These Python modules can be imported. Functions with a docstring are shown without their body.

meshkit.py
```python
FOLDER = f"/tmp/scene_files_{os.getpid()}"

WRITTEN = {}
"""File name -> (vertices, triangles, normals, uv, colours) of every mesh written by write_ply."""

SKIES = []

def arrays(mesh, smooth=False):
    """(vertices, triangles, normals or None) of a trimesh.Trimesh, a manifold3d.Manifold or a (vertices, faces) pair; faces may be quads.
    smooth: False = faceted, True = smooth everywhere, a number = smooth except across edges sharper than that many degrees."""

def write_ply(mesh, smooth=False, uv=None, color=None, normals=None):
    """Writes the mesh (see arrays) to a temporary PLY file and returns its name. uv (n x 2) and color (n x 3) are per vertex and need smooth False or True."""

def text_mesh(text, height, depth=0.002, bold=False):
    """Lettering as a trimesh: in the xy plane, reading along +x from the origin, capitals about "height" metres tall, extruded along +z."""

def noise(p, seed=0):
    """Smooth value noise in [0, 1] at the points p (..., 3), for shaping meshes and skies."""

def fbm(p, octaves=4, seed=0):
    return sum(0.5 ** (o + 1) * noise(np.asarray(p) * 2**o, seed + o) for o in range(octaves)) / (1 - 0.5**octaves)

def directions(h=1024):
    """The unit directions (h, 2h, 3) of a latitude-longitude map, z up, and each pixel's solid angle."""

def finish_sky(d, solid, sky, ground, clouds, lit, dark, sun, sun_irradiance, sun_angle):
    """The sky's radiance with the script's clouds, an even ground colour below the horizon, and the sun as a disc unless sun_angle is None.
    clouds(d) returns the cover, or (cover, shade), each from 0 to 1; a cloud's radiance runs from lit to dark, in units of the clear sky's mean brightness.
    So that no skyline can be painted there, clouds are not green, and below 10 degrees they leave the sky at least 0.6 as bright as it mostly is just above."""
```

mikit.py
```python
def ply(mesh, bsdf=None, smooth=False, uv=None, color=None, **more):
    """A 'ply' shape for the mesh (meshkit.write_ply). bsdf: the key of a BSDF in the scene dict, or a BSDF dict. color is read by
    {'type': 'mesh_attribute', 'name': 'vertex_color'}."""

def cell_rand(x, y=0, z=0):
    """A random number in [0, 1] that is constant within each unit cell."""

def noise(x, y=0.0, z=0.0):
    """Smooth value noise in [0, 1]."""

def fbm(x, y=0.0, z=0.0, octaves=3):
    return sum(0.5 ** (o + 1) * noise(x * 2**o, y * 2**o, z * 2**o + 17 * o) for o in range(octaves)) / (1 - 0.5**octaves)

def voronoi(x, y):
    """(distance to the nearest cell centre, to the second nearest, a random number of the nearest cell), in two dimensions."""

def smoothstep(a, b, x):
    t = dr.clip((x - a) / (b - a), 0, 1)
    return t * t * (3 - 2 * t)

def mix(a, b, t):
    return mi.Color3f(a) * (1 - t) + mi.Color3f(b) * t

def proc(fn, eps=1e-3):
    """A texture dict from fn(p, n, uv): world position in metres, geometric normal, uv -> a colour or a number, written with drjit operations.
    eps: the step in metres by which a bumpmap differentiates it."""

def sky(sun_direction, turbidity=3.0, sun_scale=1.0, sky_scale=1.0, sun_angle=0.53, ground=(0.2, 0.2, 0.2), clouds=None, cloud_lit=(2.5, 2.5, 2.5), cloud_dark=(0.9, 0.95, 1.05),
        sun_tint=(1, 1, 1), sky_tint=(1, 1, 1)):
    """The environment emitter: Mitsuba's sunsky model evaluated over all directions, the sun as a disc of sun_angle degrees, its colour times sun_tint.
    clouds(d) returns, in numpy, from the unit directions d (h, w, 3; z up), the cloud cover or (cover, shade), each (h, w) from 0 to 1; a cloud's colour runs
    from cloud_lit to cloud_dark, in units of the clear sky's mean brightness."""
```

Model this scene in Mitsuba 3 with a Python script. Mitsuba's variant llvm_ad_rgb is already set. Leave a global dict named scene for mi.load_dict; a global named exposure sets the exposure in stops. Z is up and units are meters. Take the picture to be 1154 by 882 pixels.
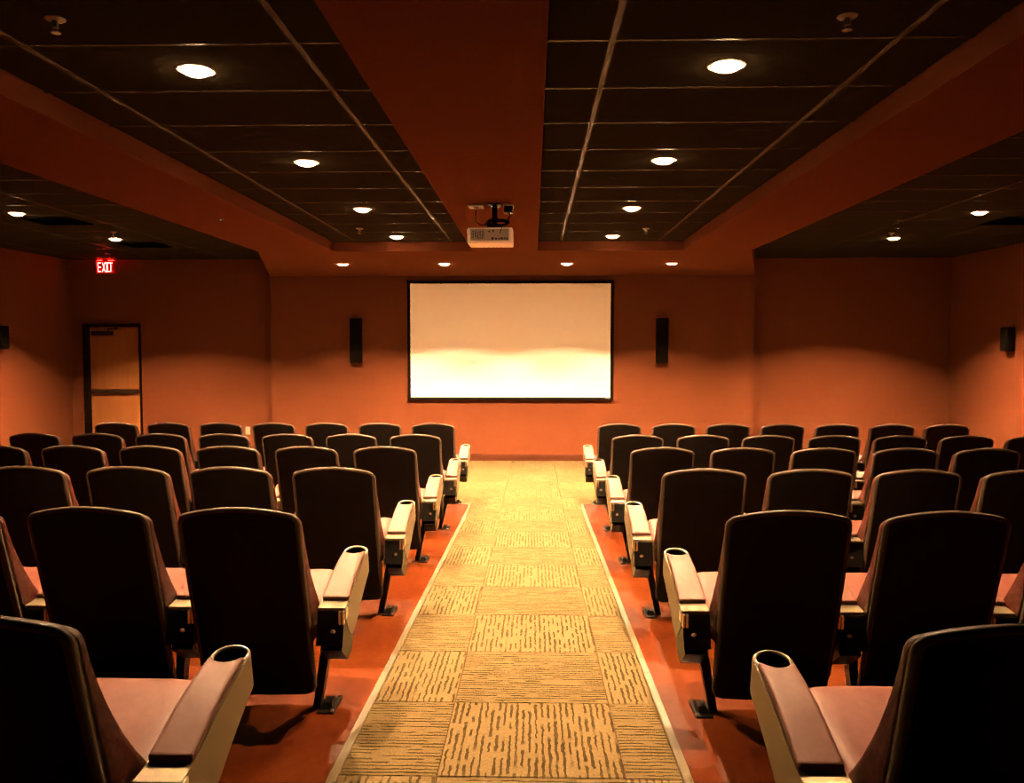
import math, random
import numpy as np, trimesh, manifold3d as m3
import drjit as dr, mitsuba as mi
import mikit, meshkit
from shapely.geometry import Polygon, Point, box as sbox

random.seed(7)
np.random.seed(7)
T = mi.ScalarTransform4f
scene, labels = {}, {}
W, H, FPX = 1154, 882, 922.0

# ------------------------------------------------------------------ camera, light level
CAM = np.array([0.0, 0.0, 1.75])
YAW, PITCH = math.radians(1.489), math.radians(3.166)          # turned left, tipped down
fwd = np.array([-math.sin(YAW) * math.cos(PITCH), math.cos(YAW) * math.cos(PITCH), -math.sin(PITCH)])
scene['camera'] = {'type': 'perspective', 'fov': math.degrees(2 * math.atan(W / 2 / FPX)), 'fov_axis': 'x', 'near_clip': 0.05, 'far_clip': 100.0,
                   'to_world': T().look_at(origin=CAM.tolist(), target=(CAM + fwd).tolist(), up=[0, 0, 1])}
exposure = 4.0
EV = 2.0 ** -exposure      # lamp strengths below are written for exposure 0
BEAM_TRAY = 210.0 * EV        # intensity of the downlights in the two tile trays
BEAM_SOFFIT = 215.0 * EV      # the four in the soffit in front of the screen
BEAM_SIDE = 380.0 * EV        # those over the side aisles
LAMP_COLOR = np.array([1.0, 0.60, 0.29])
BEAM_FULL, BEAM_CUT = 32.0, 60.5
LENS = 235.0 * EV
scene['night'] = {'type': 'constant', 'radiance': {'type': 'rgb', 'value': [0.00005, 0.00004, 0.00003]}}

# ------------------------------------------------------------------ sizes of the room (z = 0: floor at the foot of the ramp)
X_L, X_R, Y_BACK, Y_FRONT, Y_SIDE = -7.55, 6.62, -3.5, 13.0, 13.2
Z_BEAM, Z_TRAY, Z_AISLE, Z_TOP = 2.86, 2.97, 3.15, 3.45
Y_SOFFIT = 9.62
B_L, B_C, B_R = (-3.24, -2.35), (-0.71, 0.05), (1.74, 2.53)     # the three lengthwise beams
RAMP, KNEE = 0.043, 8.5


def gz(y):
    return RAMP * (KNEE - y) if y < KNEE else (-0.022 * (y - 9.2) if y > 9.2 else 0.0)


# ------------------------------------------------------------------ helpers
def name_of(base):
    if base not in scene and base not in labels and not any(k.startswith(base + '__') for k in scene):
        return base
    i = NEXT.get(base, 1)
    while f'{base}_{i:03d}' in scene or f'{base}_{i:03d}' in labels:
        i += 1
    NEXT[base] = i + 1
    return f'{base}_{i:03d}'


NEXT = {}
USED = set()


def part(parent, name, shape, at=None, label=None):
    key = parent + '__' + name
    n = 0
    while key in scene:
        n += 1
        key = f'{parent}__{name}_{n:03d}'
    scene[key] = dict(shape) if at is None else {**shape, 'to_world': at}
    if label:
        labels[key] = {'label': label}
    return key


def thing(base, label, cat, group=None):
    i, key = 0, base
    while key in USED:
        i += 1
        key = f'{base}_{i:03d}'
    USED.add(key)
    labels[key] = {'label': label, 'category': cat}
    if group:
        labels[key]['group'] = group
    return key


def struct(key, shape=None):
    USED.add(key)
    labels[key] = {'kind': 'structure'}
    if shape is not None:
        scene[key] = dict(shape)
    return key


def bx(x0, x1, y0, y1, z0, z1):
    m = trimesh.creation.box((x1 - x0, y1 - y0, z1 - z0))
    m.apply_translation(((x0 + x1) / 2, (y0 + y1) / 2, (z0 + z1) / 2))
    return m


def rbox(x0, x1, y0, y1, z0, z1, r=0.004, seg=8):
    s = m3.Manifold.sphere(r, seg)
    pts = [s.translate((x, y, z)) for x in (x0 + r, x1 - r) for y in (y0 + r, y1 - r) for z in (z0 + r, z1 - r)]
    return tri(m3.Manifold.batch_hull(pts))


def tri(m):
    q = m.to_mesh()
    return trimesh.Trimesh(np.array(q.vert_properties[:, :3]), np.array(q.tri_verts), process=False)


def man(t):
    t = trimesh.Trimesh(t.vertices, t.faces, process=True)
    return m3.Manifold(m3.Mesh(np.asarray(t.vertices, np.float32), np.asarray(t.faces, np.uint32)))


def cat(*ms):
    return trimesh.util.concatenate(list(ms))


def lathe(profile, n=32):
    return trimesh.creation.revolve(np.array(profile, float), sections=n)


def tube(points, r, n=8):
    p = np.array(points, float)
    out = []
    for a, b in zip(p[:-1], p[1:]):
        out += [m3.Manifold.batch_hull([m3.Manifold.sphere(r, n).translate(tuple(a)), m3.Manifold.sphere(r, n).translate(tuple(b))])]
    return tri(m3.Manifold.batch_boolean(out, m3.OpType.Add)) if len(out) > 1 else tri(out[0])


def curve(ctrl, n=14):
    c = np.array(ctrl, float)
    from scipy.interpolate import CubicSpline
    t = np.linspace(0, 1, len(c))
    return CubicSpline(t, c)(np.linspace(0, 1, n))


def outline(poly, n=72):
    e = poly.exterior
    p = np.array([e.interpolate(t, normalized=True).coords[0] for t in np.arange(n) / n])
    if not poly.exterior.is_ccw:
        p = p[::-1]
    return p


def slab(poly, layers, n=72, rings=(0.85, 0.65, 0.42, 0.2)):
    """Rounded slab: layers = [(inset, depth)] from the back face to the front face; both faces closed by shrinking rings. Returns (u, v, depth) points."""
    c = np.array(poly.centroid.coords[0])
    loops = []
    for inset, d in layers:
        q = outline(poly.buffer(-inset), n) if inset > 0 else outline(poly, n)
        k = np.argmin(np.abs(np.arctan2(q[:, 1] - c[1], q[:, 0] - c[0])))
        q = np.roll(q, -k, axis=0)
        loops.append(np.c_[q, np.full(n, d)])
    first, last = loops[0], loops[-1]
    front = [np.c_[c + (last[:, :2] - c) * k, last[:, 2]] for k in rings]
    back = [np.c_[c + (first[:, :2] - c) * k, first[:, 2]] for k in rings][::-1]
    loops = back + loops + front
    v = np.vstack(loops + [[[c[0], c[1], first[0, 2]], [c[0], c[1], last[0, 2]]]])
    f = []
    i = np.arange(n)
    j = (i + 1) % n
    for a in range(len(loops) - 1):
        f += [np.c_[a * n + i, a * n + j, (a + 1) * n + j], np.c_[a * n + i, (a + 1) * n + j, (a + 1) * n + i]]
    m = len(loops) * n
    f += [np.c_[j, i, np.full(n, m)], np.c_[(len(loops) - 1) * n + i, (len(loops) - 1) * n + j, np.full(n, m + 1)]]
    return v, np.vstack(f)


def mesh(v, f):
    t = trimesh.Trimesh(v, f, process=False)
    if t.volume < 0:
        t.invert()
    return t


# ------------------------------------------------------------------ materials
def rgb(*c):
    return {'type': 'rgb', 'value': list(c)}


def principled(color, rough=0.5, **k):
    return {'type': 'twosided', 'b': {'type': 'principled', 'base_color': color if isinstance(color, dict) else rgb(*color), 'roughness': rough, **k}}


WALL = (0.106, 0.0322, 0.0150)


def wall_col(p, n, uv):
    g = mikit.fbm(p.x * 60 + p.y * 60, p.y * 31, p.z * 60) - 0.5
    c = mikit.fbm(p.x * 0.9, p.y * 0.9, p.z * 0.9) - 0.5
    return mi.Color3f(WALL) * (1 + 0.22 * g + 0.10 * c)


def concrete_col(p, n, uv):
    a = mikit.fbm(p.x * 2.3, p.y * 2.3, 0.0, 4)
    b = mikit.fbm(p.x * 40, p.y * 40, 3.0, 3)
    c = mikit.mix((0.047, 0.0078, 0.0015), (0.063, 0.0122, 0.0024), mikit.smoothstep(0.3, 0.7, a))
    return c * (0.85 + 0.3 * b)


def carpet(along_y):
    def f(p, n, uv):
        u, v = (p.x, p.y) if along_y else (p.y, p.x)
        w = u / 0.0255 + 0.16 * (mikit.noise(u * 9, v * 13, 2.0) - 0.5) + 0.24 * (mikit.noise(u * 40, v * 45, 7.0) - 0.5)
        k = dr.floor(w)
        t = dr.abs(w - k - 0.5)
        wide = 0.13 + 0.21 * mikit.noise(k * 7.7, v * 9, 4.0)
        dash = mikit.smoothstep(0.22, 0.42, mikit.noise(k * 3.1 + 0.5, v * 16, 9.0))
        line = (1 - mikit.smoothstep(wide * 0.6, wide, t)) * dash
        pile = mikit.fbm(p.x * 150, p.y * 150, 1.0, 2)
        base = mikit.mix((0.062, 0.043, 0.020), (0.086, 0.062, 0.031), pile) * (1.14 if along_y else 1.0)
        dark = mikit.mix((0.016, 0.011, 0.0043), (0.033, 0.024, 0.010), mikit.noise(u * 30, v * 30, 5.0))
        return mikit.mix(base, dark, 0.92 * line)
    return f


def carpet_bump(p, n, uv):
    return mikit.fbm(p.x * 170, p.y * 170, 2.0, 2)


def strip_col(p, n, uv):
    return mi.Color3f(0.066, 0.049, 0.025) * (0.8 + 0.3 * mikit.fbm(p.x * 8, p.y * 5, 0.0))


def wood_col(p, n, uv):
    g = mikit.fbm(p.x * 42 + 2.5 * mikit.noise(p.x * 3, 0.0, p.z * 0.7), 0.0, p.z * 1.6, 4)
    return mikit.mix((0.17, 0.060, 0.019), (0.22, 0.085, 0.029), g)


def vinyl_col(p, n, uv):
    return mi.Color3f(0.098, 0.040, 0.031) * (0.86 + 0.28 * mikit.fbm(p.x * 45, p.y * 45, p.z * 45, 3))


def seat_col(p, n, uv):
    return mi.Color3f(0.092, 0.030, 0.0225) * (0.86 + 0.28 * mikit.fbm(p.x * 45, p.y * 45, p.z * 45, 3))


def vinyl_bump(p, n, uv):
    return mikit.fbm(p.x * 190, p.y * 190, p.z * 190, 2)


def side_col(p, n, uv):
    return mi.Color3f(0.038, 0.0058, 0.0028) * (0.45 + 1.1 * mikit.fbm(p.x * 60, p.y * 60, p.z * 60, 3))


def side_bump(p, n, uv):
    return mikit.fbm(p.x * 75, p.y * 75, p.z * 75, 3)


def shell_bump(p, n, uv):
    return mikit.fbm(p.x * 260, p.y * 260, p.z * 260, 2)


def tile_col(p, n, uv):
    g = mikit.fbm(p.x * 160, p.y * 160, 0.0, 2)
    return mi.Color3f(0.0195, 0.0150, 0.0100) * (0.7 + 0.6 * g)


M = {
    'wall_paint': {'type': 'twosided', 'b': {'type': 'diffuse', 'reflectance': mikit.proc(wall_col)}},
    'concrete': principled(mikit.proc(concrete_col), 0.3, specular=0.15),
    'carpet_lengthwise': {'type': 'twosided', 'b': {'type': 'bumpmap', 'scale': 0.004, 't': mikit.proc(carpet_bump), 'b': {'type': 'diffuse', 'reflectance': mikit.proc(carpet(True))}}},
    'carpet_crosswise': {'type': 'twosided', 'b': {'type': 'bumpmap', 'scale': 0.004, 't': mikit.proc(carpet_bump), 'b': {'type': 'diffuse', 'reflectance': mikit.proc(carpet(False))}}},
    'edge_strip': principled(mikit.proc(strip_col), 0.45),
    'baseboard_paint': principled((0.050, 0.014, 0.0065), 0.6, specular=0.05),
    'wood': principled(mikit.proc(wood_col), 0.35, specular=0.1),
    'ceiling_tile': {'type': 'twosided', 'b': {'type': 'diffuse', 'reflectance': mikit.proc(tile_col)}},
    'tee_metal': principled((0.034, 0.022, 0.013), 0.4, specular=0.15),
    'shell_plastic': {'type': 'twosided', 'b': {'type': 'bumpmap', 'scale': 0.0006, 't': mikit.proc(shell_bump), 'b': {'type': 'principled', 'base_color': rgb(0.0028, 0.0022, 0.0018), 'roughness': 0.38, 'specular': 0.12}}},
    'black_plastic': principled((0.003, 0.0025, 0.002), 0.3, specular=0.1),
    'black_matte': {'type': 'twosided', 'b': {'type': 'diffuse', 'reflectance': rgb(0.003, 0.0025, 0.002)}},
    'vinyl': {'type': 'twosided', 'b': {'type': 'bumpmap', 'scale': 0.0012, 't': mikit.proc(vinyl_bump), 'b': {'type': 'principled', 'base_color': mikit.proc(vinyl_col), 'roughness': 0.5, 'specular': 0.12}}},
    'seat_vinyl': {'type': 'twosided', 'b': {'type': 'bumpmap', 'scale': 0.0012, 't': mikit.proc(vinyl_bump), 'b': {'type': 'principled', 'base_color': mikit.proc(seat_col), 'roughness': 0.5, 'specular': 0.12}}},
    'side_vinyl': {'type': 'twosided', 'b': {'type': 'bumpmap', 'scale': 0.009, 't': mikit.proc(side_bump), 'b': {'type': 'principled', 'base_color': mikit.proc(side_col), 'roughness': 0.36, 'specular': 0.3}}},
    'arm_metal': principled((0.165, 0.128, 0.082), 0.42, metallic=0.75, specular=0.3),
    'rim_metal': principled((0.62, 0.54, 0.42), 0.3, metallic=0.85),
    'edge_plastic': principled((0.044, 0.030, 0.021), 0.36, specular=0.3),
    'chrome': principled((0.80, 0.75, 0.68), 0.16, metallic=1.0),
    'white_paint': principled((0.18, 0.1665, 0.144), 0.4),
    'ivory_plastic': principled((0.225, 0.207, 0.153), 0.4),
    'screen_fabric': {'type': 'twosided', 'b': {'type': 'diffuse', 'reflectance': rgb(0.92, 0.91, 0.90)}},
    'frame_black': principled((0.003, 0.002, 0.0015), 0.6, specular=0.05),
    'grille': {'type': 'twosided', 'b': {'type': 'diffuse', 'reflectance': rgb(0.0045, 0.0035, 0.0025)}},
    'projector_case': principled((0.80, 0.76, 0.68), 0.5, specular=0.2),
    'projector_panel': principled((0.36, 0.32, 0.26), 0.5, specular=0.2),
    'port_dark': principled((0.04, 0.03, 0.03), 0.5),
    'reflector': principled((0.80, 0.74, 0.66), 0.22, metallic=1.0),
    'red_plastic': principled((0.55, 0.02, 0.02), 0.35),
    'door_frame_paint': principled((0.006, 0.003, 0.002), 0.6, specular=0.05),
    'rail_metal': principled((0.016, 0.008, 0.005), 0.5, specular=0.1),
}
scene.update(M)

# ------------------------------------------------------------------ floor: stained concrete, carpet tiles, edge strips
ys = [Y_BACK, KNEE, 9.2, Y_SIDE + 0.3]
v = []
for y in ys:
    v += [[X_L - 0.3, y, gz(y)], [X_R + 0.3, y, gz(y)], [X_L - 0.3, y, -0.6], [X_R + 0.3, y, -0.6]]
f = []
for i in range(len(ys) - 1):
    a, b = 4 * i, 4 * i + 4
    f += [[a, a + 1, b + 1, b], [a + 2, b + 2, b + 3, a + 3], [a, b, b + 2, a + 2], [a + 1, a + 3, b + 3, b + 1]]
f += [[0, 2, 3, 1], [4 * len(ys) - 4, 4 * len(ys) - 3, 4 * len(ys) - 1, 4 * len(ys) - 2]]
f = np.array(f)
struct('floor', mikit.ply((np.array(v), f), 'concrete'))
AISLE_L, AISLE_R, STRIP, Y_EDGE = -0.715, 0.556, 0.034, 9.0
PITCH_T, X0_T, Y0_T = 0.66, -0.335, 2.77


def sloped(x0, x1, y0, y1, h, bev=0.003):
    """A thin slab lying on the floor, following its slope, with a bevelled top edge."""
    cuts = [y0] + [k for k in (KNEE, 9.2) if y0 + 0.01 < k < y1 - 0.01] + [y1]
    v, f = [], []
    for i, y in enumerate(cuts):
        e = bev if i == 0 else -bev if i == len(cuts) - 1 else 0
        v += [[x0, y, gz(y)], [x0, y, gz(y) + h - bev], [x0 + bev, y + e, gz(y + e) + h], [x1 - bev, y + e, gz(y + e) + h], [x1, y, gz(y) + h - bev], [x1, y, gz(y)]]
    for i in range(len(cuts) - 1):
        a, b = 6 * i, 6 * i + 6
        for k in range(5):
            f += [[a + k, b + k, b + k + 1], [a + k, b + k + 1, a + k + 1]]
    n = 6 * (len(cuts) - 1)
    f += [[0, k, k + 1] for k in range(1, 5)] + [[n, n + k + 1, n + k] for k in range(1, 5)]
    return trimesh.Trimesh(np.array(v), np.array(f), process=False)


for j in range(-4, 17):
    y0, y1 = Y0_T + PITCH_T * j, Y0_T + PITCH_T * (j + 1)
    y1 = min(y1, Y_FRONT)
    for i in range(-11, 11):
        x0, x1 = X0_T + PITCH_T * i, X0_T + PITCH_T * (i + 1)
        x0, x1 = max(x0, X_L), min(x1, X_R)
        pieces = []
        if y1 > Y_EDGE:
            pieces.append((x0, x1, max(y0, Y_EDGE), y1))
        if y0 < Y_EDGE:
            pieces.append((max(x0, AISLE_L + STRIP), min(x1, AISLE_R - STRIP), y0, min(y1, Y_EDGE)))
        for a, b, c, d in pieces:
            if b - a > 0.02 and d - c > 0.02:
                part('floor', 'carpet_tile', mikit.ply(sloped(a + 0.001, b - 0.001, c + 0.001, d - 0.001, 0.006), 'carpet_lengthwise' if (i + j) % 2 == 0 else 'carpet_crosswise'))
strip = 'edge_strip'
for x0, x1 in ((AISLE_L, AISLE_L + STRIP), (AISLE_R - STRIP, AISLE_R)):
    y = Y0_T - 4 * PITCH_T
    while y < Y_EDGE - 0.05:
        y2 = min(y + 1.83, Y_EDGE)
        part('floor', 'edge_strip', mikit.ply(sloped(x0, x1, y, y2 - 0.002, 0.009, 0.003), strip))
        y = y2
part('floor', 'edge_strip', mikit.ply(sloped(X_L, AISLE_L, Y_EDGE - STRIP, Y_EDGE, 0.009), strip))
part('floor', 'edge_strip', mikit.ply(sloped(AISLE_R, X_R, Y_EDGE - STRIP, Y_EDGE, 0.009), strip))

# ------------------------------------------------------------------ walls
C_L, C_R = -4.19, 3.47
struct('wall_left', mikit.ply(bx(X_L - 0.2, X_L, Y_BACK, Y_SIDE + 0.2, -0.3, Z_TOP), 'wall_paint'))
struct('wall_right', mikit.ply(bx(X_R, X_R + 0.2, Y_BACK, Y_SIDE + 0.2, -0.3, Z_TOP), 'wall_paint'))
struct('wall_back', mikit.ply(bx(X_L, X_R, Y_BACK - 0.2, Y_BACK, 0, Z_TOP), 'wall_paint'))
struct('wall_front', mikit.ply(bx(C_L, C_R, Y_FRONT, Y_SIDE + 0.2, -0.3, Z_BEAM), 'wall_paint'))
struct('wall_front_left', mikit.ply(bx(X_L, C_L, Y_SIDE, Y_SIDE + 0.2, -0.3, Z_TOP), 'wall_paint'))
struct('wall_front_right', mikit.ply(bx(C_R, X_R, Y_SIDE, Y_SIDE + 0.2, -0.3, Z_TOP), 'wall_paint'))


def base_profile(length):
    p = Polygon([(0, 0), (0.014, 0), (0.014, 0.095), (0.009, 0.107), (0, 0.11)])
    m = trimesh.creation.extrude_polygon(p, length, engine='earcut')     # profile in xy, length along z
    return m


def baseboard(key, x0, x1, y):
    m = base_profile(x1 - x0)
    m.apply_transform(np.array([[0, 0, 1, x0], [-1, 0, 0, y], [0, 1, 0, gz(y) + 0.002], [0, 0, 0, 1.0]]))
    struct(key, mikit.ply(m, 'baseboard_paint'))


baseboard('baseboard_front', C_L, C_R, Y_FRONT)
baseboard('baseboard_front_left', -6.40, C_L, Y_SIDE)
baseboard('baseboard_front_right', C_R, X_R, Y_SIDE)

# ------------------------------------------------------------------ ceiling: slab, beams, soffit, tiles in tees
struct('ceiling', mikit.ply(bx(X_L - 0.2, X_R + 0.2, Y_BACK - 0.2, Y_SIDE + 0.3, Z_TOP, Z_TOP + 0.2), 'black_matte'))


def chamfered(x0, x1, y0, y1):
    p = Polygon([(x0, Z_TOP), (x0, Z_BEAM + 0.004), (x0 + 0.004, Z_BEAM), (x1 - 0.004, Z_BEAM), (x1, Z_BEAM + 0.004), (x1, Z_TOP)])
    m = trimesh.creation.extrude_polygon(p, y1 - y0, engine='earcut')
    m.apply_transform(np.array([[1, 0, 0, 0], [0, 0, -1, y1], [0, 1, 0, 0], [0, 0, 0, 1.0]]))
    return m


for k, (a, b) in enumerate((B_L, B_C, B_R)):
    struct('ceiling_beam' if k == 0 else f'ceiling_beam_{k:03d}', mikit.ply(chamfered(a, b, Y_BACK, Y_SOFFIT), 'wall_paint'))
sof = Polygon([(B_L[0], Y_SOFFIT), (B_R[1], Y_SOFFIT), (C_R, Y_FRONT), (C_R, Y_SIDE), (C_L, Y_SIDE), (C_L, Y_FRONT)])
m = trimesh.creation.extrude_polygon(sof, Z_TOP - Z_BEAM, engine='earcut')
m.apply_translation((0, 0, Z_BEAM))
struct('ceiling_soffit', mikit.ply(m, 'wall_paint'))

unit_tile = {}


def ceiling_tile(x0, x1, y0, y1, z):
    key = (round(x1 - x0, 3), round(y1 - y0, 3))
    if key not in unit_tile:
        w, d = key
        t = 0.006
        v = [[s * (w / 2), q * (d / 2), 0.016] for s, q in ((-1, -1), (1, -1), (1, 1), (-1, 1))]
        v += [[s * (w / 2), q * (d / 2), 0.003] for s, q in ((-1, -1), (1, -1), (1, 1), (-1, 1))]
        v += [[s * (w / 2 - t), q * (d / 2 - t), -0.002] for s, q in ((-1, -1), (1, -1), (1, 1), (-1, 1))]
        f = [[0, 1, 2, 3], [11, 10, 9, 8]]
        for a in (0, 4):
            for i in range(4):
                j = (i + 1) % 4
                f.append([a + i, a + 4 + i, a + 4 + j, a + j])
        unit_tile[key] = mikit.ply((np.array(v), np.array(f)), 'ceiling_tile')
    part('ceiling', 'tile', unit_tile[key], T().translate([(x0 + x1) / 2, (y0 + y1) / 2, z]))


def tee(x0, x1, y0, y1, z):
    part('ceiling', 'grid_bar', mikit.ply(cat(bx(x0, x1, y0, y1, z - 0.003, z + 0.002), bx((x0 + x1) / 2 - min(0.004, (x1 - x0) / 3), (x0 + x1) / 2 + min(0.004, (x1 - x0) / 3), (y0 + y1) / 2 - max(0.004, (y1 - y0) / 2), (y0 + y1) / 2 + max(0.004, (y1 - y0) / 2), z + 0.002, z + 0.02)), 'tee_metal'))


def tiled(xs, y0, y1, ygrid, step, z, ymin):
    rows = [y0] + [ygrid + step * k for k in range(-40, 40) if y0 + 0.05 < ygrid + step * k < y1 - 0.05] + [y1]
    for a, b in zip(rows[:-1], rows[1:]):
        for c, d in zip(xs[:-1], xs[1:]):
            if b > ymin:
                ceiling_tile(c + 0.006, d - 0.006, a + 0.006, b - 0.006, z)
    for x in xs[1:-1]:
        tee(x - 0.013, x + 0.013, ymin - step, y1, z - 0.002)
    for y in rows[1:-1]:
        if y > ymin:
            tee(xs[0], xs[-1], y - 0.009, y + 0.009, z - 0.0005)
    part('ceiling', 'rear_panel', mikit.ply(bx(xs[0], xs[-1], Y_BACK, max(r for r in rows if r <= ymin), z, z + 0.01), 'ceiling_tile'))


STEP_Y = 0.606
tiled([B_L[1], -2.07, -0.957, B_C[0]], Y_BACK, Y_SOFFIT, 3.345, STEP_Y, Z_TRAY, 1.0)
tiled([B_C[1], 0.315, 1.445, B_R[0]], Y_BACK, Y_SOFFIT, 3.345, STEP_Y, Z_TRAY, 1.0)
tiled([X_L, -7.14, -6.0, -4.86, -3.72, -3.24], Y_BACK, Y_SIDE, 3.345 - 0.1, STEP_Y, Z_AISLE, 4.2)
tiled([2.53, 3.0, 4.14, 5.28, 6.42, X_R], Y_BACK, Y_SIDE, 3.345 - 0.1, STEP_Y, Z_AISLE, 4.2)
# the part of the side ceilings beside the flared soffit is closed by the soffit itself

# ------------------------------------------------------------------ downlights
R_CAN = 0.076
trim = lathe([(R_CAN - 0.004, 0.03), (R_CAN - 0.004, 0.0), (R_CAN + 0.002, -0.005), (R_CAN + 0.008, -0.004), (R_CAN + 0.011, 0.0), (R_CAN + 0.011, 0.001)], 40)
trim_ply = mikit.ply(trim, 'white_paint', smooth=40)
refl_ply = mikit.ply(lathe([(R_CAN - 0.003, 0.001), (R_CAN - 0.008, 0.03), (0.052, 0.055), (0.047, 0.056)], 40), 'reflector', smooth=50)
bulb_mesh = lathe([(0.050, 0.052), (0.064, 0.020), (0.066, 0.004), (0.062, -0.008), (0.050, -0.019), (0.032, -0.026), (0.014, -0.029), (0.0, -0.030)], 32)
bulb_mesh = trimesh.Trimesh(bulb_mesh.vertices, bulb_mesh.faces)
if bulb_mesh.face_normals[np.argmin(bulb_mesh.triangles_center[:, 2])][2] > 0:
    bulb_mesh.invert()
bulb_ply = mikit.ply(bulb_mesh, 'white_paint', smooth=60)


def downlight(x, y, z, beam, label, group, base='ceiling_light'):
    t = thing(base, label, 'ceiling light', group)
    at = T().translate([x, y, z - 0.002])
    part(t, 'trim_ring', trim_ply, at)
    part(t, 'reflector', refl_ply, at)
    part(t, 'bulb', {**bulb_ply, 'emitter': {'type': 'area', 'radiance': {'type': 'rgb', 'value': (LENS * LAMP_COLOR).tolist()}}}, at, 'glowing frosted bulb')
    scene[f'beam_of_{t}'] = {'type': 'spot', 'intensity': {'type': 'rgb', 'value': (beam * LAMP_COLOR).tolist()}, 'beam_width': BEAM_FULL, 'cutoff_angle': BEAM_CUT,
                             'to_world': T().look_at(origin=[x, y, z - 0.036], target=[x, y, z - 1], up=[0, 1, 0])}


order = ['nearest the camera', 'second from the camera', 'third from the camera', 'farthest, close to the soffit']
for side, xx in (('left', (-1.49, -1.505, -1.52, -1.52)), ('right', (0.838, 0.853, 0.867, 0.875))):
    for k, y in enumerate((3.648, 5.46, 7.318, 9.15)):
        downlight(xx[k], y, Z_TRAY, BEAM_TRAY * (0.52, 0.98, 1.2, 1.15)[k], f'round lit downlight in the {side} black tile tray, {order[k]}', 'downlights in the tile trays')
for x, w in ((-2.571, 'above the left column speaker'), (-1.197, 'above the left half of the screen'), (0.448, 'above the right half of the screen'), (1.851, 'above the right column speaker')):
    downlight(x, 11.06, Z_BEAM, BEAM_SOFFIT, f'round lit downlight in the red soffit, {w}', 'downlights in the soffit')
for x, y, w in ((-5.44, 8.57, 'left aisle ceiling, nearer the camera, beside a black vent'), (-5.456, 10.64, 'left aisle ceiling, just in front of the exit sign'),
                (4.667, 8.776, 'right aisle ceiling, nearer the camera, beside the black vent'), (4.663, 10.815, 'right aisle ceiling, farther one, next to a sprinkler')):
    downlight(x, y, Z_AISLE, BEAM_SIDE, f'lit downlight in the dark {w}', 'downlights over the side aisles')

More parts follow.
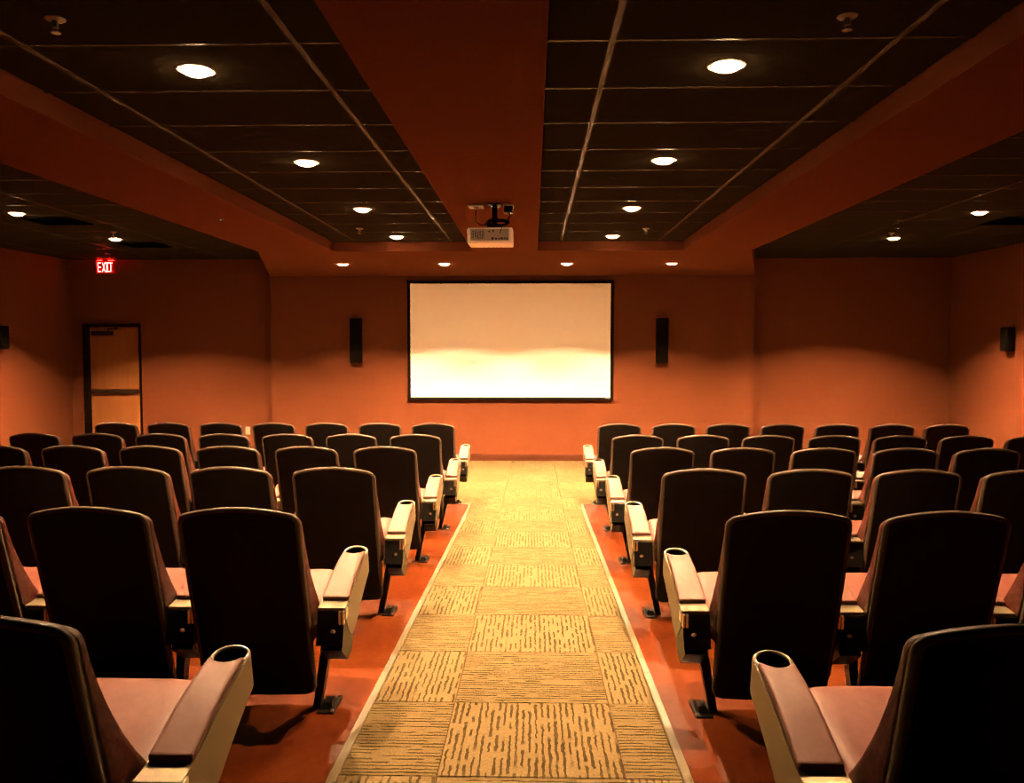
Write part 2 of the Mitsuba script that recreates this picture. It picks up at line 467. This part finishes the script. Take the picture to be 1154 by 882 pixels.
# ------------------------------------------------------------------ seats
def lean(h):
    """How far forward of the top edge the back of the shell stands at height h."""
    t = np.clip((0.93 - h) / 0.80, -0.05, 1.1)
    return 0.235 * t ** 1.05 * np.sign(np.maximum(t, 1e-9)) if np.isscalar(h) else 0.235 * np.sign(t) * np.abs(t) ** 1.05


def crown(pts, r):
    p = Polygon(pts)
    return p.buffer(-r, quad_segs=10).buffer(r, quad_segs=10)


def bend(vv, thick_of):
    x, h, t = vv[:, 0], vv[:, 1], vv[:, 2]
    y = lean(h) + thick_of(x, h, t)
    return np.c_[x, y, h]


xs_ = np.linspace(-1, 1, 21)
shell_poly = crown([(-0.224, 0.13), (0.224, 0.13)] + [(0.224 * x, 0.933 - 0.035 * x * x) for x in xs_[::-1]], 0.038)
L = 0.040
rr = 0.013
lay = [(rr * (1 - math.sin(a)), rr * (1 - math.cos(a))) for a in np.linspace(0, math.pi / 2, 5)]
lay = lay + [(0.0, L - rr)] + [(rr * (1 - math.cos(a)), L - rr + rr * math.sin(a)) for a in np.linspace(0, math.pi / 2, 5)[1:]]
v, f = slab(shell_poly, lay, 96)
shell_ply = mikit.ply(mesh(bend(v, lambda x, h, t: t + 0.30 * x * x), f), 'shell_plastic', smooth=50)

ol = outline(shell_poly, 240)
k0 = int(np.argmin(np.abs(ol[:, 1] - 0.20) + (ol[:, 0] < 0) * 9 + (np.abs(ol[:, 0]) < 0.2) * 9))
ol = np.roll(ol, -k0, axis=0)
ol = ol[:max(i for i in range(240) if ol[i, 1] > 0.2 and ol[i, 0] < 0) + 1]
inn = shell_poly.buffer(-0.006)
ctr = np.array([inn.exterior.interpolate(inn.exterior.project(Point(q))).coords[0] for q in ol])
ring = np.linspace(0, 2 * math.pi, 10, endpoint=False)
tan = np.gradient(ctr, axis=0)
nor = np.c_[tan[:, 1], -tan[:, 0]] / np.linalg.norm(tan, axis=1)[:, None]
vv = []
for c, nn, e in zip(ctr, nor, np.minimum(np.arange(len(ctr)), np.arange(len(ctr))[::-1])):
    rad = 0.0125 * min(1.0, 0.25 + e / 6)
    for a in ring:
        vv.append([*(c + nn * rad * math.cos(a)), 0.010 + rad * math.sin(a)])
n_, m_ = len(ctr), len(ring)
ff = [[i * m_ + k, i * m_ + (k + 1) % m_, (i + 1) * m_ + (k + 1) % m_, (i + 1) * m_ + k] for i in range(n_ - 1) for k in range(m_)]
ff = np.array(ff)
ff = np.vstack([ff[:, [0, 1, 2]], ff[:, [0, 2, 3]]] + [np.array([[o, o + k, o + k + 1] for k in range(1, m_ - 1)]) for o in (0, (n_ - 1) * m_)])
edge_ply = mikit.ply(mesh(bend(np.array(vv), lambda x, h, t: t + 0.30 * x * x), ff), 'edge_plastic', smooth=50)

cush_poly = crown([(-0.226, 0.40), (0.226, 0.40), (0.226, 0.55)] + [(0.221 * x, 0.918 - 0.034 * x * x) for x in xs_[::-1]] + [(-0.226, 0.55)], 0.03)
lay = [(0.006, 0.0), (0.0, 0.06), (0.0, 0.25), (0.0, 0.5), (0.0, 0.72), (0.004, 0.86), (0.013, 0.95), (0.028, 1.0)]
v, f = slab(cush_poly, lay, 96)


def pad_depth(x, h, t):
    d = 0.045 + 0.185 * np.clip((0.92 - h) / 0.50, 0, 1) ** 2.1
    inner = np.clip(1 - (np.abs(x) / 0.15) ** 2, 0, 1)
    return 0.036 + 0.30 * x * x * (1 - t) + t * (d - 0.035 * inner * np.clip((0.8 - h) / 0.2, 0, 1))


back_ply = mikit.ply(mesh(bend(v, pad_depth), f), 'side_vinyl', smooth=50)

seat_poly = Polygon([(-0.222, 0.27), (0.222, 0.27), (0.226, 0.60), (0.214, 0.745), (0.1, 0.772), (-0.1, 0.772), (-0.214, 0.745), (-0.226, 0.60)])
seat_poly = seat_poly.buffer(-0.05, quad_segs=10).buffer(0.05, quad_segs=10)
lay = [(0.012, 0.0), (0.002, 0.012), (0.0, 0.03), (0.0, 0.07), (0.006, 0.088), (0.018, 0.099), (0.036, 0.104)]
v, f = slab(seat_poly, lay, 80)


def seat_shape(vv):
    x, y, t = vv[:, 0], vv[:, 1], vv[:, 2]
    z = 0.335 + t + 0.085 * (y - 0.27) / 0.5 + np.where(t > 0.09, -0.012 * np.cos(np.clip(x / 0.24, -1, 1) * math.pi / 2) * np.clip((0.62 - y) / 0.2, 0, 1), 0)
    z -= 0.035 * np.clip((y - 0.70) / 0.07, 0, 1) ** 2 * (t > 0.05)
    return np.c_[x, y, z]


seat_ply = mikit.ply(mesh(seat_shape(v), f), 'seat_vinyl', smooth=50)
pan_poly = seat_poly.buffer(-0.022)
v, f = slab(pan_poly, [(0.03, 0.0), (0.008, 0.02), (0.0, 0.045)], 48)
vv = np.c_[v[:, 0], v[:, 1], 0.288 + v[:, 2] + 0.085 * (v[:, 1] - 0.27) / 0.5]
pan_ply = mikit.ply(mesh(vv, f), 'black_plastic', smooth=40)

# the armrest, built level (s forward, w across, h up) and then tipped up towards its front end
ARM_S0, ARM_Z0 = 0.180, 0.508
AW = 0.054
CUP_S = 0.470


def arm_frame(t, dx=0.0):
    t = t.copy()
    v = t.vertices
    g = np.linspace(-0.1, 0.6, 351)
    sl = np.interp(g, [-0.1, 0.0, 0.05, 0.12, 0.24, 0.36, 0.6], [0.05, 0.05, 0.12, 0.34, 0.31, 0.20, 0.18])
    cz = np.cumsum(sl) * (g[1] - g[0])
    cz -= np.interp(0.0, g, cz)
    a = np.arctan(np.interp(v[:, 1], g, sl))
    t.vertices = np.c_[v[:, 0] + dx, ARM_S0 + v[:, 1] * 0.955 - v[:, 2] * np.sin(a), ARM_Z0 + np.interp(v[:, 1], g, cz) + v[:, 2] * np.cos(a)]
    return t


def prism_x(pts, x0, x1):
    """Extrudes a profile in (s, h) along x."""
    m = trimesh.creation.extrude_polygon(Polygon(pts), x1 - x0, engine='earcut')
    m.vertices = np.c_[x0 + m.vertices[:, 2], m.vertices[:, 0], m.vertices[:, 1]]
    m.fix_normals()
    return m


plan = sbox(-AW, 0.0, AW, CUP_S).union(Point(0, CUP_S).buffer(AW, quad_segs=16))
tall = trimesh.creation.extrude_polygon(plan, 0.4, engine='earcut')
tall.apply_translation((0, 0, -0.3))
side = prism_x([(0.0, 0.0), (0.0, -0.035), (0.09, -0.165), (0.14, -0.17), (0.36, -0.125), (0.53, -0.085), (0.53, 0.0)], -0.1, 0.1)
hole = trimesh.creation.cylinder(0.0455, 0.14, sections=40)
hole.apply_translation((0, CUP_S, 0.0))
body = man(tall) ^ man(side)
body = (body - man(hole)).refine_to_length(0.022)
arm_ply = {}
arm_body = tri(body)
cup = lathe([(0.0453, 0.0005), (0.0453, -0.060), (0.0, -0.060)], 40)
cup = cat(cup, lathe([(0.0, -0.064), (0.0475, -0.064), (0.0475, -0.001)], 40))
cup.apply_translation((0, CUP_S, 0))
rim = lathe([(0.0440, -0.004), (0.0440, 0.0025), (0.046, 0.0045), (0.050, 0.0045), (0.0525, 0.0015), (0.0525, -0.002), (0.0440, -0.004)], 48)
rim.apply_translation((0, CUP_S, 0))
pp = sbox(-AW + 0.001, 0.072, AW - 0.001, CUP_S).difference(Point(0, CUP_S).buffer(0.0535, quad_segs=20))
pp = max(getattr(pp, 'geoms', [pp]), key=lambda g: g.area)
pp = Polygon([(x * (1.0 - 0.10 * min(1, max(0, (y - 0.05) / 0.38))), y) for x, y in pp.exterior.coords]).buffer(-0.004, quad_segs=6).buffer(0.004, quad_segs=6)
v, f = slab(pp, [(0.001, 0.0), (0.0, 0.003), (0.0, 0.011), (0.002, 0.014), (0.006, 0.016), (0.012, 0.0165)], 96)
x, y, t = v.T
v = np.c_[x, y, t + 0.0015 + np.where(t > 0.005, 0.005 * np.sin(np.clip((y - 0.05) / 0.38, 0, 1) * math.pi), 0.0)]
arm_pad = mesh(v, f)
rear = prism_x([(-0.004, -0.012), (0.0, -0.012), (0.0, -0.036), (0.088, -0.166), (0.070, -0.190), (-0.045, -0.136), (-0.006, -0.014)], -AW + 0.002, AW - 0.002)
brack = prism_x([(0.0, -0.15), (0.13, -0.168), (0.16, -0.20), (0.10, -0.25), (0.06, -0.25), (-0.02, -0.165)], -AW + 0.012, AW - 0.012)


def arm_plys(s):
    """s = +1: the outer face is towards +x."""
    if s in arm_ply:
        return arm_ply[s]
    clip = cat(*[rbox(min(s * a, s * b), max(s * a, s * b), -0.004, 0.034, -0.046, -0.006, 0.002, 6) for a, b in ((AW - 0.004, AW + 0.005),)] +
               [rbox(min(s * a, s * b), max(s * a, s * b), -0.024, -0.002, -0.060, -0.008, 0.002, 6) for a, b in ((AW - 0.009, AW), (AW - 0.022, AW - 0.013))])
    knob = lathe([(0.0, 0.0), (0.010, 0.0), (0.010, 0.003), (0.006, 0.006), (0.0, 0.007)], 16)
    # the knob sits on the sloping rear cover
    nrm = np.array([-0.93, -0.37])
    ax = np.array([0, nrm[0], nrm[1]])
    ax = ax / np.linalg.norm(ax)
    R = trimesh.geometry.align_vectors([0, 0, 1], ax)
    knob.apply_transform(R)
    knob.apply_translation((s * 0.012, -0.028, -0.084))
    d = {
        'body': mikit.ply(arm_frame(arm_body), 'arm_metal', smooth=35),
        'pad': mikit.ply(arm_frame(arm_pad), 'vinyl', smooth=45),
        'cup_holder': mikit.ply(arm_frame(cup), 'black_plastic', smooth=40),
        'cup_rim': mikit.ply(arm_frame(rim), 'rim_metal', smooth=40),
        'rear_cover': mikit.ply(arm_frame(rear), 'black_plastic', smooth=30),
        'bracket': mikit.ply(arm_frame(brack), 'black_plastic', smooth=30),
        'hinge_clip': mikit.ply(arm_frame(clip), 'chrome', smooth=40),
        'knob': mikit.ply(arm_frame(knob), 'chrome', smooth=40),
    }
    arm_ply[s] = d
    return d


leg_ply = {k: mikit.ply(tri(m3.Manifold.batch_hull([man(bx(-0.015, 0.015, 0.405, 0.450, 0.008, 0.012)), man(bx(k * 0.080 - 0.018, k * 0.080 + 0.018, 0.275, 0.335, 0.33, 0.36))])), 'black_plastic', smooth=30) for k in (1, -1)}
plate = cat(rbox(-0.036, 0.036, 0.35, 0.515, 0.0, 0.012, 0.003, 6), tri(m3.Manifold.batch_hull([man(bx(-0.022, 0.022, 0.375, 0.475, 0.010, 0.012)), man(bx(-0.017, 0.017, 0.395, 0.455, 0.034, 0.036))])))
plate_ply = mikit.ply(plate, 'black_plastic', smooth=30)
bolt_ply = mikit.ply(lathe([(0.0, 0.0195), (0.006, 0.0195), (0.0085, 0.016), (0.0085, 0.011)], 10), 'chrome', smooth=30)
ARM_X = 0.285


def arm(t, s, at, dx=ARM_X):
    d = arm_plys(s)
    a = at @ T().translate([s * dx, 0, 0])
    k = part(t, 'armrest', d['body'], a, 'tan metal armrest with round cup holder')
    for n in ('pad', 'cup_holder', 'rear_cover', 'bracket', 'hinge_clip', 'knob'):
        part(k, n, d[n], a)
    part(k, 'cup_rim', d['cup_rim'], a)
    b = at @ T().translate([s * (dx - 0.074), 0, 0])
    k = part(t, 'leg', leg_ply[s], b @ T().translate([-s * 0.050, 0, 0]))
    k2 = part(t, 'foot_plate', plate_ply, b)
    for yy in (0.364, 0.502):
        part(k2, 'bolt', bolt_ply, b @ T().translate([s * 0.026, yy, 0]))


def seat(x, y, s, label, group, first, last):
    t = thing('theater_seat', label, 'seat', group)
    at = T().translate([x, y, gz(y + 0.40) - 0.002])
    part(t, 'back_shell', shell_ply, at, 'black plastic back shell')
    part(t, 'edge_band', edge_ply, at, 'glossy dark rim around the back')
    part(t, 'back_cushion', back_ply, at, 'dark red vinyl back cushion')
    part(t, 'seat_cushion', seat_ply, at, 'rose vinyl seat cushion')
    part(t, 'seat_pan', pan_ply, at)
    arm(t, s, at, (0.324 if y < 2 else 0.306 if y < 5 else 0.296) if first else ARM_X)
    if last:
        arm(t, -s, at)


PITCH_X = 0.571
row_words = ['front row', 'second row from the front', 'third row from the front', 'third row from the back', 'second row from the back', 'back row'][::-1]
nth = ['aisle seat', 'second seat from the aisle', 'third seat from the aisle', 'fourth seat from the aisle', 'fifth seat from the aisle', 'sixth seat from the aisle', 'seventh seat from the aisle', 'eighth seat from the aisle']
row_y = [1.56, 2.95, 4.37, 5.79, 7.15, 8.62]
left_x = [-0.928, -0.866, -0.860, -0.836, -0.815, -0.836]      # aisle-side edge of the aisle seat
right_x = [0.745, 0.708, 0.694, 0.693, 0.690, 0.686]
n_left, n_right = [1, 3, 4, 6, 8, 7], [1, 3, 4, 5, 7, 7]
for side, s, xs, ns in (('left', 1, left_x, n_left), ('right', -1, right_x, n_right)):
    for r in range(6):
        for k in range(ns[r]):
            x = xs[r] + (-s) * (0.229 + PITCH_X * k)
            lab = f'black-backed mauve theater seat, {nth[k]}, {row_words[r]}, {side} block'
            seat(x, row_y[r], s, lab, f'theater seats, {side} block', k == 0, k == ns[r] - 1)

# ------------------------------------------------------------------ projection screen and column speakers
t = thing('projection_screen', 'wide white projection screen in a thin black frame on the front wall', 'projection screen')
sx0, sx1, sz0, sz1 = -1.995, 1.262, 0.893, 2.782
fb = 0.046
yf, yb = Y_FRONT - 0.055, Y_FRONT - 0.002
v, f = slab(sbox(sx0 + fb - 0.005, sz0 + fb - 0.005, sx1 - fb + 0.005, sz1 - fb + 0.005), [(0, 0), (0, 0.012)], 64)
part(t, 'fabric', mikit.ply(bx(sx0 + fb - 0.006, sx1 - fb + 0.006, yf + 0.012, yf + 0.022, sz0 + fb - 0.006, sz1 - fb + 0.006), 'screen_fabric'), None, 'white screen fabric')
for x0, x1, z0, z1 in ((sx0, sx1, sz1 - fb, sz1), (sx0, sx1, sz0, sz0 + fb), (sx0, sx0 + fb, sz0 + fb, sz1 - fb), (sx1 - fb, sx1, sz0 + fb, sz1 - fb)):
    part(t, 'frame_bar', mikit.ply(rbox(x0, x1, yf, yb, z0, z1, 0.004, 6), 'frame_black', smooth=40))
part(t, 'maker_plate', mikit.ply(rbox(1.135, 1.215, yf - 0.003, yf + 0.001, sz0 + 0.026, sz0 + 0.040, 0.001, 6), 'white_paint'), None, 'small white plate on the frame')


def column_speaker(x, label):
    t = thing('column_speaker', label, 'speaker', 'column speakers beside the screen')
    z0, z1, w = 1.488, 2.188, 0.092
    y0 = Y_FRONT - 0.125
    part(t, 'cabinet', mikit.ply(rbox(x - w, x + w, y0 + 0.012, Y_FRONT - 0.02, z0, z1, 0.008, 8), 'black_plastic', smooth=40))
    part(t, 'grille', mikit.ply(rbox(x - w + 0.006, x + w - 0.006, y0, y0 + 0.02, z0 + 0.008, z1 - 0.008, 0.007, 8), 'grille', smooth=40))
    part(t, 'wall_bracket', mikit.ply(cat(bx(x - 0.04, x + 0.04, Y_FRONT - 0.022, Y_FRONT - 0.001, 1.7, 1.98)), 'black_plastic'))


column_speaker(-2.81, 'tall black column speaker on the wall left of the screen')
column_speaker(2.023, 'tall black column speaker on the wall right of the screen')


def side_speaker(s, y, z, label):
    t = thing('wall_speaker', label, 'speaker', 'box speakers on the side walls')
    xw = X_R if s > 0 else X_L
    cab = rbox(-0.045, 0.06, -0.085, 0.085, -0.165, 0.165, 0.012, 8)
    gr = rbox(-0.055, -0.035, -0.075, 0.075, -0.155, 0.155, 0.006, 8)
    br = bx(0.055, 0.076, -0.05, 0.05, -0.08, 0.08)
    rot = T().translate([xw - s * 0.077, y, z]) @ T().rotate([0, 0, 1], 0 if s > 0 else 180)
    part(t, 'cabinet', mikit.ply(cab, 'black_plastic', smooth=40), rot)
    part(t, 'grille', mikit.ply(gr, 'grille', smooth=40), rot)
    part(t, 'wall_bracket', mikit.ply(br, 'black_plastic'), rot)


side_speaker(-1, 11.35, 1.875, 'small black box speaker high on the left side wall')
side_speaker(1, 11.50, 1.845, 'small black box speaker high on the right side wall')

# ------------------------------------------------------------------ door, exit sign, outlet
d0, d1, dz0, dz1 = -7.225, -6.410, gz(13.2), 2.06
struct('door_1')
part('door_1', 'leaf', mikit.ply(rbox(d0, d1, Y_SIDE - 0.022, Y_SIDE - 0.002, dz0 + 0.008, dz1, 0.003, 6), 'wood', smooth=30), None, 'orange wood door leaf')
for x0, x1, z0, z1 in ((d0 - 0.10, d0 - 0.002, dz0, dz1 + 0.055), (d1 + 0.002, d1 + 0.016, dz0, dz1 + 0.055), (d0 - 0.002, d1 + 0.002, dz1 + 0.003, dz1 + 0.055)):
    part('door_1', 'frame_bar', mikit.ply(bx(x0, x1, Y_SIDE - 0.06, Y_SIDE - 0.001, z0, z1), 'door_frame_paint'))
part('door_1', 'push_bar', mikit.ply(cat(rbox(d0 + 0.02, d1 - 0.02, Y_SIDE - 0.085, Y_SIDE - 0.045, 0.985, 1.05, 0.008, 8), bx(d0 + 0.02, d0 + 0.09, Y_SIDE - 0.05, Y_SIDE - 0.02, 0.985, 1.05), bx(d1 - 0.09, d1 - 0.02, Y_SIDE - 0.05, Y_SIDE - 0.02, 0.985, 1.05)), 'rail_metal', smooth=40), None, 'dark push bar')
k = part('door_1', 'closer', mikit.ply(rbox(-7.17, -6.83, Y_SIDE - 0.085, Y_SIDE - 0.021, 1.93, 1.995, 0.01, 8), 'rail_metal', smooth=40))
part(k, 'arm', mikit.ply(cat(tube([(-6.90, Y_SIDE - 0.05, 2.0), (-6.90, Y_SIDE - 0.05, 2.03), (-6.72, Y_SIDE - 0.10, 2.03), (-6.80, Y_SIDE - 0.06, 2.08)], 0.009)), 'rail_metal', smooth=40))

t = thing('exit_sign', 'red lit EXIT sign hanging under the dark ceiling above the wood door', 'exit sign')
ex0, ex1, ez0, ez1, ey = -7.005, -6.690, 2.905, 3.118, 13.0
body = man(rbox(ex0, ex1, ey, ey + 0.05, ez0, ez1, 0.006, 8)) - man(bx(ex0 + 0.02, ex1 - 0.02, ey - 0.01, ey + 0.012, ez0 + 0.02, ez1 - 0.02))
part(t, 'housing', mikit.ply(tri(body), 'red_plastic', smooth=30), None, 'red housing')
part(t, 'canopy', mikit.ply(bx(-6.90, -6.80, ey + 0.01, ey + 0.04, ez1 - 0.002, Z_AISLE - 0.003), 'red_plastic'))
part(t, 'face', {**mikit.ply(bx(ex0 + 0.02, ex1 - 0.02, ey + 0.010, ey + 0.0125, ez0 + 0.02, ez1 - 0.02), 'red_plastic'), 'emitter': {'type': 'area', 'radiance': rgb(0.12 * EV, 0.006 * EV, 0.005 * EV)}})
part(t, 'light_bar', {**mikit.ply(bx(ex0 + 0.03, ex1 - 0.03, ey + 0.012, ey + 0.04, ez1 - 0.001, ez1 + 0.008), 'red_plastic'), 'emitter': {'type': 'area', 'radiance': rgb(150.0 * EV, 0.6 * EV, 0.4 * EV)}}, None, 'glowing red strip along the top')
for i, ch in enumerate('EXIT'):
    lt = meshkit.text_mesh(ch, 0.150, 0.004)
    lt.apply_translation((-lt.bounds[:, 0].mean(), 0, 0))
    wl = lt.extents[0]
    lt.vertices[:, 0] *= min(1.0, 0.054 / wl) if ch != 'I' else 1.0
    cx = (ex0 + 0.060, ex0 + 0.131, ex0 + 0.186, ex0 + 0.245)[i]
    lt.vertices = np.c_[cx + lt.vertices[:, 0], ey + 0.010 - lt.vertices[:, 2], ez0 + 0.032 + lt.vertices[:, 1]]
    part(t, 'letter', {**mikit.ply(lt, 'white_paint'), 'emitter': {'type': 'area', 'radiance': rgb(55.0 * EV, 1.9 * EV, 1.5 * EV)}})

t = thing('wall_outlet', 'small ivory wall plate low on the front wall, left of the corner', 'wall outlet')
ox, oz = -4.66, 0.375
part(t, 'plate', mikit.ply(rbox(ox - 0.040, ox + 0.040, Y_SIDE - 0.008, Y_SIDE - 0.001, oz - 0.066, oz + 0.066, 0.003, 6), 'ivory_plastic', smooth=30))
for dz in (-0.024, 0.024):
    part(t, 'socket', mikit.ply(rbox(ox - 0.017, ox + 0.017, Y_SIDE - 0.011, Y_SIDE - 0.006, oz + dz - 0.014, oz + dz + 0.014, 0.002, 6), 'ivory_plastic', smooth=30))

# ------------------------------------------------------------------ projector under the middle beam
t = thing('projector', 'white projector hanging from the middle red beam, its port panel towards the seats', 'projector')
px0, px1, py0, py1, pz0, pz1 = -0.512, -0.160, 6.36, 6.66, 2.545, 2.665
part(t, 'case', mikit.ply(rbox(px0, px1, py0, py1, pz0, pz1, 0.010, 8), 'projector_case', smooth=40), None, 'off-white plastic case')
k = part(t, 'port_panel', mikit.ply(rbox(px0 + 0.025, px1 - 0.03, py0 - 0.003, py0 + 0.004, pz0 + 0.018, pz1 - 0.012, 0.002, 6), 'projector_panel', smooth=30), None, 'grey panel of sockets')
for x, z, w, h in ((-0.315, 0.030, 0.018, 0.020), (-0.290, 0.030, 0.018, 0.014), (-0.265, 0.028, 0.014, 0.012), (-0.243, 0.030, 0.018, 0.016), (-0.221, 0.030, 0.010, 0.016), (-0.205, 0.030, 0.010, 0.020), (-0.34, 0.085, 0.014, 0.014), (-0.31, 0.087, 0.014, 0.014)):
    part(k, 'socket', mikit.ply(bx(x - w / 2, x + w / 2, py0 - 0.008, py0, pz0 + z - h / 2 + 0.004, pz0 + z + h / 2 + 0.004), 'port_dark'))
for i in range(9):
    part(k, 'vent_slot', mikit.ply(bx(-0.475 + i * 0.011, -0.470 + i * 0.011, py0 - 0.0045, py0, pz0 + 0.03, pz0 + 0.095), 'port_dark'))
lens = lathe([(0.0, 0.0), (0.03, 0.0), (0.036, 0.01), (0.036, 0.03)], 24)
lens.apply_transform(trimesh.geometry.align_vectors([0, 0, -1], [0, 1, 0]))
lens.apply_translation((-0.25, py1 + 0.02, pz0 + 0.06))
part(t, 'lens', mikit.ply(lens, 'black_plastic', smooth=40))
part(t, 'ceiling_mount', mikit.ply(cat(bx(-0.325, -0.285, 6.47, 6.51, pz1 + 0.02, Z_BEAM), rbox(-0.36, -0.25, 6.42, 6.56, pz1 - 0.002, pz1 + 0.03, 0.006, 6), rbox(-0.36, -0.25, 6.42, 6.56, Z_BEAM - 0.012, Z_BEAM - 0.001, 0.003, 6)), 'black_plastic', smooth=30), None, 'black ceiling mount')
loops = []
for i in range(3):
    a = np.linspace(0, 2 * math.pi, 17)
    loops.append(tube(np.c_[-0.285 + 0.085 * np.cos(a) + 0.006 * i, 6.415 + 0.012 * np.sin(a + i) - 0.008 * i, pz1 + 0.035 + 0.020 * np.sin(a) + 0.006 * i], 0.0055, 6))
loops.append(tube(curve([(-0.455, 6.55, Z_BEAM - 0.004), (-0.455, 6.53, 2.80), (-0.450, 6.47, 2.73), (-0.405, 6.43, 2.695), (-0.35, 6.42, 2.70)]), 0.004, 6))
loops.append(tube(curve([(-0.192, 6.53, 2.825), (-0.19, 6.50, 2.77), (-0.205, 6.45, 2.71), (-0.235, 6.42, 2.69)]), 0.004, 6))
loops.append(tube(curve([(-0.235, 6.40, 2.69), (-0.245, 6.36, 2.66), (-0.26, 6.345, 2.62)]), 0.003, 6))
part(t, 'cable_bundle', mikit.ply(cat(*loops), 'black_plastic', smooth=40), None, 'coiled black cables')
t = thing('beam_outlet', 'white outlet plate on the middle beam, left of the projector mount', 'outlet', None)
part(t, 'plate', mikit.ply(rbox(-0.515, -0.395, 6.47, 6.62, Z_BEAM - 0.012, Z_BEAM - 0.001, 0.003, 6), 'ivory_plastic', smooth=30))
part(t, 'socket', mikit.ply(bx(-0.475, -0.435, 6.52, 6.57, Z_BEAM - 0.014, Z_BEAM - 0.010), 'port_dark'))
t = thing('beam_outlet', 'outlet plate on the middle beam with a black adapter plugged in', 'outlet', None)
part(t, 'plate', mikit.ply(rbox(-0.237, -0.155, 6.43, 6.60, Z_BEAM - 0.012, Z_BEAM - 0.001, 0.003, 6), 'ivory_plastic', smooth=30))
part(t, 'adapter', mikit.ply(rbox(-0.230, -0.162, 6.47, 6.55, Z_BEAM - 0.062, Z_BEAM - 0.011, 0.005, 6), 'black_plastic', smooth=30), None, 'black plug-in adapter')

# ------------------------------------------------------------------ sprinklers, vents, beam sensor
plate_s = mikit.ply(lathe([(0.036, 0.0), (0.037, -0.004), (0.030, -0.009), (0.012, -0.011), (0.012, -0.016)], 28), 'white_paint', smooth=40)
stem_s = mikit.ply(cat(lathe([(0.009, -0.014), (0.009, -0.034), (0.0, -0.034)], 14), tube([(-0.011, 0, -0.020), (-0.013, 0, -0.036), (0, 0, -0.052)], 0.0025, 6), tube([(0.011, 0, -0.020), (0.013, 0, -0.036), (0, 0, -0.052)], 0.0025, 6)), 'white_paint', smooth=40)
defl_s = mikit.ply(lathe([(0.0, -0.051), (0.017, -0.051), (0.019, -0.053), (0.017, -0.0545), (0.0, -0.0545)], 20), 'white_paint', smooth=40)
for x, y, z, lab in ((-1.781, 3.072, Z_TRAY, 'white sprinkler head in the left tile tray, nearest the camera'), (1.157, 3.123, Z_TRAY, 'white sprinkler head in the right tile tray, nearest the camera'),
                     (-1.80, 8.51, Z_TRAY, 'small white sprinkler head at the far end of the left tile tray'), (1.165, 8.585, Z_TRAY, 'small white sprinkler head at the far end of the right tile tray'),
                     (4.422, 10.311, Z_AISLE, 'sprinkler head over the right aisle, next to the farther downlight'), (-5.141, 9.984, Z_AISLE, 'sprinkler head over the left aisle, in front of the exit sign')):
    t = thing('sprinkler_head', lab, 'sprinkler', 'ceiling sprinklers')
    at = T().translate([x, y, z - 0.002])
    part(t, 'cover_plate', plate_s, at)
    part(t, 'stem', stem_s, at)
    part(t, 'deflector', defl_s, at)
for x, y, lab in ((-5.31, 9.06, 'black square air vent in the left aisle ceiling, nearer of two'), (-5.35, 11.2, 'black square air vent in the left aisle ceiling, farther of two'), (5.38, 9.33, 'black square air vent in the right aisle ceiling')):
    t = thing('ceiling_vent', lab, 'vent', 'ceiling air vents')
    z, h = Z_AISLE - 0.004, 0.27
    fr = man(bx(x - h, x + h, y - h, y + h, z - 0.014, z)) - man(bx(x - h + 0.03, x + h - 0.03, y - h + 0.03, y + h - 0.03, z - 0.02, z + 0.02))
    part(t, 'frame', mikit.ply(tri(fr), 'black_matte'))
    part(t, 'backing', mikit.ply(bx(x - h + 0.02, x + h - 0.02, y - h + 0.02, y + h - 0.02, z - 0.002, z - 0.0005), 'black_matte'))
    for i in range(6):
        yy = y - h + 0.075 + i * 0.078
        sl = bx(-h + 0.028, h - 0.028, -0.02, 0.02, -0.0015, 0.0015)
        part(t, 'slat', mikit.ply(sl, 'black_matte'), T().translate([x, yy, z - 0.012]) @ T().rotate([1, 0, 0], 32))
t = thing('beam_sensor', 'tiny sensor with a green light on the underside of the left beam', 'sensor')
part(t, 'dome', mikit.ply(lathe([(0.020, 0.0), (0.019, -0.006), (0.013, -0.012), (0.0, -0.014)], 20), 'port_dark', smooth=40), T().translate([-2.718, 7.122, Z_BEAM]))
part(t, 'indicator', {**mikit.ply(trimesh.creation.icosphere(2, 0.006), 'white_paint', smooth=True), 'emitter': {'type': 'area', 'radiance': rgb(0.5 * EV, 0.9 * EV, 0.4 * EV)}}, T().translate([-2.718, 7.115, Z_BEAM - 0.013]), 'green indicator light')
